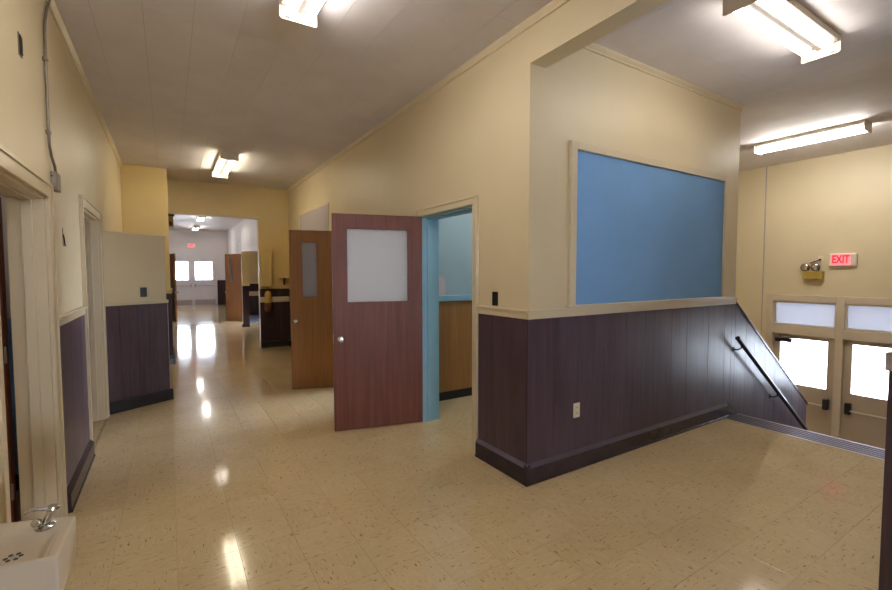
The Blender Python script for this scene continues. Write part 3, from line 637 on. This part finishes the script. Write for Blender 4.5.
# ------------------------------------------------------------------ short angled partition
PA, PB = Vector((-0.621, 6.266)), Vector((-0.028, 6.604))
pt = thing('partition', 'short angled partition with cream top and dark lower half by the left wall', 'partition', (PA.x, PA.y, 0), math.atan2(PB.y - PA.y, PB.x - PA.x), kind='structure')
PL = (PB - PA).length
B('panel', 'cream', pt, (0.0, PL, 0.0, 0.10, 0, 2.06)); B('cap', 'trim', pt, (0, PL + 0.012, -0.012, 0.112, 2.06, 2.085), bevel=0.004)
x, k = 0.0, 0
B('wainscot_backing', 'base', pt, (0, PL, -0.004, 0, 0, 1.235))
for w in (0.14, 0.2, 0.12, 0.2, PL - 0.66):
    B('plank', 'plank', pt, (x + 0.0007, x + w - 0.0007, -0.012, 0, 0, 1.235), bevel=0.0015); x += w
B('plank', 'plank', pt, (PL, PL + 0.012, 0.0, 0.10, 0, 1.235))
bm = bmesh.new(); box(bm, 0, PL + 0.018, -0.018, 0, 1.235, 1.275); box(bm, PL, PL + 0.018, 0, 0.1, 1.235, 1.275); mk('chair_rail', bm, 'trim', pt, 0.004)
bm = bmesh.new(); hexa(bm, *[[(t, u, w) for u, w in [(-0.012, 0), (-0.046, 0), (-0.046, 0.012), (-0.038, 0.022), (-0.038, 0.11), (-0.026, 0.135), (-0.012, 0.135)]] for t in (0, PL + 0.03)]); mk('baseboard', bm, 'rubber', pt)
B('edge_guard', 'alu', pt, (PL + 0.0121, PL + 0.0145, -0.004, 0.03, 0.14, 1.23))

# ------------------------------------------------------------------ cross walls at the hallway's end
wc = struct('wall_cross', 'yellow', 'yellow-cream wall stub jutting from the left at the hallway end', 'wall', (XL - 0.16, XH2L, YCROSS, YBACKO, 0, ZC))
planks_y(wc, YCROSS, XL, XH2L, 0, ZW, -1, 'plankfar'); planks_x(wc, XH2L, YCROSS, YBACKO, 0, ZW, 1, 'plankfar')
bm = bmesh.new(); rail_box(bm, 'x', XL, XH2L + 0.018, YCROSS, -1); rail_box(bm, 'y', YCROSS, YBACKO, XH2L, 1); mk('chair_rail', bm, 'yellow', wc, 0.004)
bm = bmesh.new(); base_profile(bm, 'x', XL, XH2L + 0.04, YCROSS - 0.012, -1); base_profile(bm, 'y', YCROSS - 0.03, YBACKO, XH2L + 0.012, 1)
tag(mk('baseboard_cross', bm, 'base'), 'dark baseboard of the yellow wall stub at the hallway end', 'baseboard', kind='structure')
wk = struct('wall_back', 'yellow', 'yellow-cream wall with wide opening at the hallway end', 'wall', (1.655, 4.25, YBACK, YBACKO, 0, ZC2), (XH2L, 1.655, YBACK, YBACKO, 2.785, ZC2))
planks_y(wk, YBACK, 1.655, XR, 0, 0.985, -1, 'plankfar'); planks_y(wk, YBACK, 1.655, XR, 1.10, 1.275, -1, 'plankfar')
B('coat_rail', 'trim', wk, (1.655, XR, YBACK - 0.022, YBACK, 0.985, 1.10), bevel=0.004)
B('chair_rail', 'yellow', wk, (1.655, XR, YBACK - 0.03, YBACK, 1.275, 1.34), bevel=0.004)
B('edge_guard', 'alu', wk, (1.6535, 1.655, YBACK - 0.013, YBACK + 0.03, 0.0, 1.275))
bm = bmesh.new(); base_profile(bm, 'x', 1.655, XR, YBACK - 0.012, -1); tag(mk('baseboard_back', bm, 'rubber'), 'black baseboard of the yellow wall beside the wide opening', 'baseboard', kind='structure')
B('opening_trim', 'pale', wk, (XH2L + 0.002, 1.655, YBACK + 0.01, YBACKO - 0.01, 2.772, 2.785))
pl = thing('wall_cabinet', 'narrow yellow-cream boxed cabinet on the wall beside the wide opening', 'wall cabinet', (1.79, YBACK, 1.33))
B('body', 'yellow', pl, (-0.105, 0.105, -0.10, 0, 0.012, 0.79), bevel=0.004); B('top_molding', 'yellow', pl, (-0.118, 0.118, -0.113, 0, 0.79, 0.81), bevel=0.004); B('bottom_molding', 'yellow', pl, (-0.125, 0.125, -0.12, 0, 0.0, 0.012), bevel=0.003)
wsx = thing('wall_shelf', 'small cream wall shelf with bracket near the brown door', 'shelf', (2.17, YBACK, 1.36))
B('board', 'trim', wsx, (-0.11, 0.10, -0.16, 0, 0.15, 0.175), bevel=0.004)
bm = bmesh.new(); prism(bm, [(0, 0), (-0.03, 0), (-0.15, 0.15), (0, 0.15)], 'x', -0.03, 0.0); mk('bracket', bm, 'bagbottom', wsx)
bag = thing('hanging_bag', 'straw and brown cloth bag hanging below the wall cabinet', 'bag', (1.80, YBACK - 0.10, 0.78))
bm = bmesh.new(); lathe(bm, (0, 0, 0), (0, 0, 1), [(0, 0.0), (0.01, 0.05), (0.05, 0.072), (0.12, 0.080), (0.20, 0.070)], 16); mk('pouch', bm, 'bagbottom', bag, smooth=True)
bm = bmesh.new(); lathe(bm, (0, 0, 0), (0, 0, 1), [(0.20, 0.071), (0.24, 0.064), (0.32, 0.070), (0.40, 0.066), (0.44, 0.045), (0.45, 0.012)], 16); mk('cloth_top', bm, 'bagtop', bag, smooth=True)
bm = bmesh.new(); tube(bm, [(0, 0, 0.45), (0.02, 0, 0.49), (0, 0.03, 0.53), (0.0, 0.0, 0.545)], 0.007, 8); mk('strap', bm, 'bagbottom', bag)

# ------------------------------------------------------------------ far hall
struct('wall_far_left', 'pale', 'pale left wall of the far hall', 'wall', (XH2L - 0.15, XH2L - 0.005, YBACKO, YFAR, 0, ZC2))
FD0, FD1, FDT = -0.02, 2.12, 2.45
wf = struct('wall_far', 'pale', 'pale end wall of the far hall around the glazed double doors', 'wall', (FD1, 4.2, YFAR, YFAR + 0.15, 0, ZC2), (FD0 - 0.2, FD1, YFAR, YFAR + 0.15, FDT, ZC2), (FD0 - 0.2, FD0, YFAR, YFAR + 0.15, 0, FDT))
B('wainscot', 'plankfar', wf, (FD1 + 0.02, XH2R, YFAR - 0.012, YFAR, 0, 1.28))
wfr = struct('wall_far_right', 'pale', 'pale right wall of the far hall above the alcove', 'wall', (XH2R, XH2R + 0.12, YBACKO, 19.6, 2.36, ZC2), (XH2R, XH2R + 0.12, 19.6, YFAR, 0, ZC2), *wall_boxes_x(4.1, 4.25, YBACKO, YFAR, 0, ZC2, [(14.2, 16.2, 0.9, 2.2)]))
window_x('window_5', 'daylit window of the alcove in the far hall', 4.175, 14.2, 16.2, 0.9, 2.2)
B('wainscot', 'plankfar', wfr, (XH2R - 0.012, XH2R, 20.2, YFAR, 0, 1.28))
wal = struct('wall_alcove', 'yellow', 'yellow-cream alcove wall with dark wainscot in the far hall', 'wall', (2.10, 4.1, 18.5, 18.6, 0, 2.36))
planks_y(wal, 18.5, 2.10, 4.1, 0, 0.75, -1, 'plankfar', widths=(0.3, 0.4)); planks_y(wal, 18.5, 2.10, 4.1, 0.92, 1.22, -1, 'plankfar', widths=(0.3, 0.4)); B('coat_rail', 'trim', wal, (2.10, 4.1, 18.475, 18.5, 0.75, 0.92)); B('chair_rail', 'yellow', wal, (2.10, 4.1, 18.47, 18.5, 1.22, 1.29))
ap = thing('alcove_partition', 'narrow yellow partition with dark base in front of the far alcove', 'partition', (1.87, 14.4, 0), kind='structure')
B('panel', 'yellow', ap, (0, 0.18, 0, 0.12, 0, 2.20)); B('wainscot', 'plankfar', ap, (0.0, 0.18, -0.012, 0, 0, 1.24)); B('chair_rail', 'yellow', ap, (-0.02, 0.2, -0.03, 0, 1.24, 1.31)); B('edge_guard', 'alu', ap, (-0.012, 0, -0.013, 0.03, 0.1, 1.24)); B('foot', 'rubber', ap, (-0.03, 0.18, -0.03, -0.012, 0, 0.1))
B('lintel', 'yellow', ap, (0.0, 0.8, 0.0, 0.12, 2.20, 2.28))
tag(B('floor_mat', 'mat', None, (2.25, 3.2, 15.6, 18.3, 0.001, 0.012)), 'blue-grey mat on the floor of the far alcove', 'mat')
tag(B('wall_shelf', 'trim', None, (2.62, 3.3, 18.32, 18.5, 1.50, 1.53)), 'small shelf on the yellow wall inside the far alcove', 'shelf')
H3 = (2.09, 16.10); leaf_door('door_6', 'brown door with narrow pane standing open in the far hall', H3, ang_to(H3, (1.67, 16.77)), 0.79, 2.26, (0.20, 0.34, 1.30, 2.10), 'door2', 'transom', 0.06, 0.98)
jb = thing('trim_7', 'cream post and jamb behind the far brown door', 'door frame', (2.2, 19.7, 0), kind='structure'); B('post', 'yellow', jb, (0, 0.12, 0, 0.12, 0, 2.1)); B('cap', 'trim', jb, (-0.02, 0.14, -0.02, 0.14, 2.1, 2.13))
H4 = (0.045, 17.9); leaf_door('door_7', 'brown door seen edge-on beside the left end of the far hall', H4, ang_to(H4, (0.20, 17.1)), 0.82, 2.27, (0.2, 0.34, 1.3, 2.1), 'door2', 'transom', 0.06, 0.98)
fd = thing('trim_8', 'pale frame of the glazed double doors at the far end', 'door frame', ((FD0 + FD1) / 2, YFAR, 0), kind='structure'); fw = (FD1 - FD0) / 2
B('frame', 'fardoor', fd, (-fw, -fw + 0.07, -0.04, 0.1, 0, FDT), (fw - 0.07, fw, -0.04, 0.1, 0, FDT), (-fw + 0.07, fw - 0.07, -0.04, 0.1, FDT - 0.09, FDT)); B('astragal', 'fardoor', fd, (-0.035, 0.035, -0.03, 0.08, 0, FDT - 0.09), bevel=0.004)
for n, (xa, xb, gx0, gx1, where) in enumerate(((FD0 + 0.07, 1.015, 0.10, 0.85, 'left'), (1.085, FD1 - 0.07, 1.16, 1.92, 'right'))):
    dd = thing('door_%d' % (8 + n), 'pale %s leaf of the far double doors with bright window' % where, 'door', (xa, YFAR, 0.006), kind='structure'); w = xb - xa; a, b = gx0 - xa, gx1 - xa
    B('leaf', 'fardoor', dd, (0, w, 0, 0.045, -0.006, 1.31), (0, w, 0, 0.045, 2.20, FDT - 0.09), (0, a, 0, 0.045, 1.31, 2.20), (b, w, 0, 0.045, 1.31, 2.20))
    B('pane', 'clear', dd, (a, b, 0.018, 0.024, 1.31, 2.20)); B('kick_plate', 'kick', dd, (0.02, w - 0.02, -0.004, 0, 0.02, 0.30))
    bm = bmesh.new(); tube(bm, [(0.06, -0.07, 1.0), (w - 0.06, -0.07, 1.0)], 0.014, 8); mk('push_bar', bm, 'steel', dd); lx = w - 0.06 if n == 0 else 0.06
    B('latch_box', 'steel', dd, (lx - 0.035, lx + 0.035, -0.09, 0, 0.93, 1.10), bevel=0.006)
exit_sign('small lit red EXIT sign over the far double doors', (1.03, YFAR, 2.91), 0.0, 0.36, 0.21)
sp = thing('wall_speaker', 'tan box mounted high at the left of the wide opening', 'speaker', (XH2L - 0.005, 11.1, 2.60)); B('case', 'tan', sp, (0, 0.10, -0.14, 0.14, 0, 0.22), bevel=0.008); B('bracket', 'darkmetal', sp, (0, 0.12, -0.05, 0.05, 0.22, 0.27)); B('grille', 'bagbottom', sp, (0.02, 0.08, -0.146, -0.14, 0.03, 0.10))

# ------------------------------------------------------------------ small wall fittings
cd = thing('conduit', 'thin metal conduit running up the left wall to the ceiling', 'conduit', (XL, 3.70, 0))
bm = bmesh.new(); P = [(0.018, 0.18, 2.27), (0.018, 0.16, 2.31), (0.016, 0.08, 2.36), (0.014, 0.05, 2.42), (0.014, 0.04, 2.55), (0.014, 0.05, 2.9), (0.014, 0.06, 3.12), (0.014, 0.08, 3.2), (0.014, 0.15, 3.31), (0.014, 0.22, 3.38), (0.02, 0.23, 3.434)]
tube(bm, P, 0.0082, 10); mk('pipe', bm, 'galv', cd, smooth=True)
for z in (2.50, 2.95): B('strap', 'galv', cd, (0.0, 0.0255, 0.028, 0.064, z - 0.009, z + 0.009), bevel=0.002)
jb2 = thing('junction_box', 'grey metal junction box at the foot of the wall conduit', 'junction box', (XL, 3.88, 2.15)); B('box_body', 'galv', jb2, (0, 0.030, -0.06, 0.06, 0, 0.12), bevel=0.003); B('cover', 'galv', jb2, (0.030, 0.033, -0.057, 0.057, 0.003, 0.117))
for z in (0.03, 0.09):
    bm = bmesh.new(); lathe(bm, (0.008, -0.06, z), (0, -1, 0), [(0, 0.006), (0.002, 0.006)], 10); mk('knockout', bm, 'black', jb2)
wv = thing('wall_plate', 'small black open outlet box high on the left wall', 'wall plate', (XL, 3.215, 2.75)); B('plate', 'galv', wv, (0, 0.004, -0.03, 0.03, 0, 0.115)); B('cover', 'black', wv, (0.004, 0.009, -0.022, 0.022, 0.01, 0.105), bevel=0.002)
hk = thing('wall_hook', 'small dark coat hook on the left wall between doorways', 'hook', (XL, 4.14, 1.80)); B('plate', 'darkmetal', hk, (0, 0.002, -0.009, 0.009, 0.0, 0.13)); bm = bmesh.new(); tube(bm, [(0.002, 0, 0.085), (0.007, 0, 0.06), (0.008, 0.006, 0.02), (0.011, 0.008, 0.0)], 0.004, 8); mk('prong', bm, 'darkmetal', hk)
def switch(label, loc, rotz, mat='black'):
    s = thing('light_switch', label, 'light switch', loc, rotz); B('plate', mat, s, (-0.037, 0.037, -0.005, 0, 0, 0.115), bevel=0.002); B('toggle', mat, s, (-0.006, 0.006, -0.016, -0.005, 0.045, 0.07), bevel=0.002)
    return s
switch('black light switch on the right wall beside the open doorway', (XR, 2.85, 1.335), -math.pi / 2)
s = switch('black light switch on the short angled partition', (0, 0, 0), pt.rotation_euler.z); s.location = pt.matrix_basis @ Vector((0.417, 0.0, 1.322))
s.location = (PA.x + math.cos(pt.rotation_euler.z) * 0.417, PA.y + math.sin(pt.rotation_euler.z) * 0.417, 1.322)
ol = thing('power_outlet', 'ivory power outlet on the dark wainscot below the blue board', 'outlet', (2.80, YB - 0.012, 0.42)); B('plate', 'ivory', ol, (-0.037, 0.037, -0.005, 0, 0, 0.12), bevel=0.002)
for z in (0.035, 0.085):
    bm = bmesh.new(); lathe(bm, (0, -0.005, z), (0, -1, 0), [(0, 0.017), (0.002, 0.016)], 14); so = mk('socket', bm, 'ivory', ol); B('slot', 'black', so, (-0.008, -0.005, -0.008, -0.0069, z - 0.004, z + 0.007), (0.005, 0.008, -0.008, -0.0069, z - 0.004, z + 0.007))

# ------------------------------------------------------------------ drinking fountain
df = thing('drinking_fountain', 'white porcelain drinking fountain with chrome bubbler on the left wall', 'drinking fountain', (XL, 1.78, 0.0))
def lp(x, y, z): return (x - XL, y - 1.78, z)
ZT = 0.80
out = [(-0.288, 1.617), (-0.281, 1.868), (XL, 1.99), (XL, 1.675)]
low = [(-0.34, 1.645), (-0.335, 1.85), (XL, 1.95), (XL, 1.70)]
inn = [(-0.322, 1.64), (-0.318, 1.80), (-0.60, 1.89), (-0.60, 1.69)]
bot = [(-0.345, 1.652), (-0.35, 1.765), (-0.57, 1.835), (-0.57, 1.705)]
bm = bmesh.new()
vo = [bm.verts.new(lp(x, y, ZT)) for x, y in out]; vm = [bm.verts.new(lp(x, y, 0.67)) for x, y in out]; vl = [bm.verts.new(lp(x, y, 0.52)) for x, y in low]
vi = [bm.verts.new(lp(x, y, ZT - 0.003)) for x, y in inn]; vb = [bm.verts.new(lp(x, y, 0.768)) for x, y in bot]
for i in range(4):
    j = (i + 1) % 4
    for A, Bq in ((vl, vm), (vm, vo), (vo, vi), (vi, vb)): bm.faces.new((A[i], A[j], Bq[j], Bq[i]))
bm.faces.new(vb); bm.faces.new(list(reversed(vl)))
mk('basin', bm, 'porcelain', df, 0.014, True, 3)
fa = lp(-0.352, 1.832, ZT)
bm = bmesh.new(); lathe(bm, fa, (0, 0, 1), [(-0.004, 0.026), (0.004, 0.026), (0.009, 0.018), (0.012, 0.012)], 18); fb = mk('bubbler_base', bm, 'chrome', df, smooth=True)
bm = bmesh.new(); tube(bm, [(fa[0], fa[1], ZT + 0.01), (fa[0] + 0.008, fa[1] + 0.004, ZT + 0.03), (fa[0] + 0.018, fa[1] + 0.008, ZT + 0.048)], [0.012, 0.011, 0.013], 12); lathe(bm, (fa[0] + 0.018, fa[1] + 0.008, ZT + 0.044), (0.2, 0, 1), [(0, 0.013), (0.006, 0.017), (0.014, 0.015), (0.018, 0.0)], 14); mk('bubbler_body', bm, 'chrome', fb, smooth=True)
bm = bmesh.new(); tube(bm, [(fa[0] + 0.012, fa[1], ZT + 0.052), (fa[0] - 0.015, fa[1] - 0.004, ZT + 0.062), (fa[0] - 0.038, fa[1] - 0.006, ZT + 0.062), (fa[0] - 0.048, fa[1] - 0.006, ZT + 0.055)], [0.006, 0.006, 0.005, 0.003], 8); mk('lever', bm, 'chrome', fb, smooth=True)
bm = bmesh.new(); lathe(bm, (fa[0] - 0.012, fa[1] - 0.012, ZT + 0.02), (-0.5, -0.7, 0.5), [(0, 0.011), (0.014, 0.013), (0.02, 0.010), (0.022, 0)], 12); mk('spout', bm, 'chrome', fb, smooth=True)
dc = lp(-0.408, 1.742, 0.768)
for k in range(6):
    a = k * math.pi / 3; bm = bmesh.new(); lathe(bm, (dc[0] + 0.017 * math.cos(a), dc[1] + 0.017 * math.sin(a), 0.7677), (0, 0, 1), [(0, 0.006), (0.0015, 0.006)], 10); mk('drain_hole', bm, 'black', df)
bm = bmesh.new(); lathe(bm, (dc[0], dc[1], 0.7677), (0, 0, 1), [(0, 0.008), (0.002, 0.007)], 12); mk('drain_screw', bm, 'steel', df)
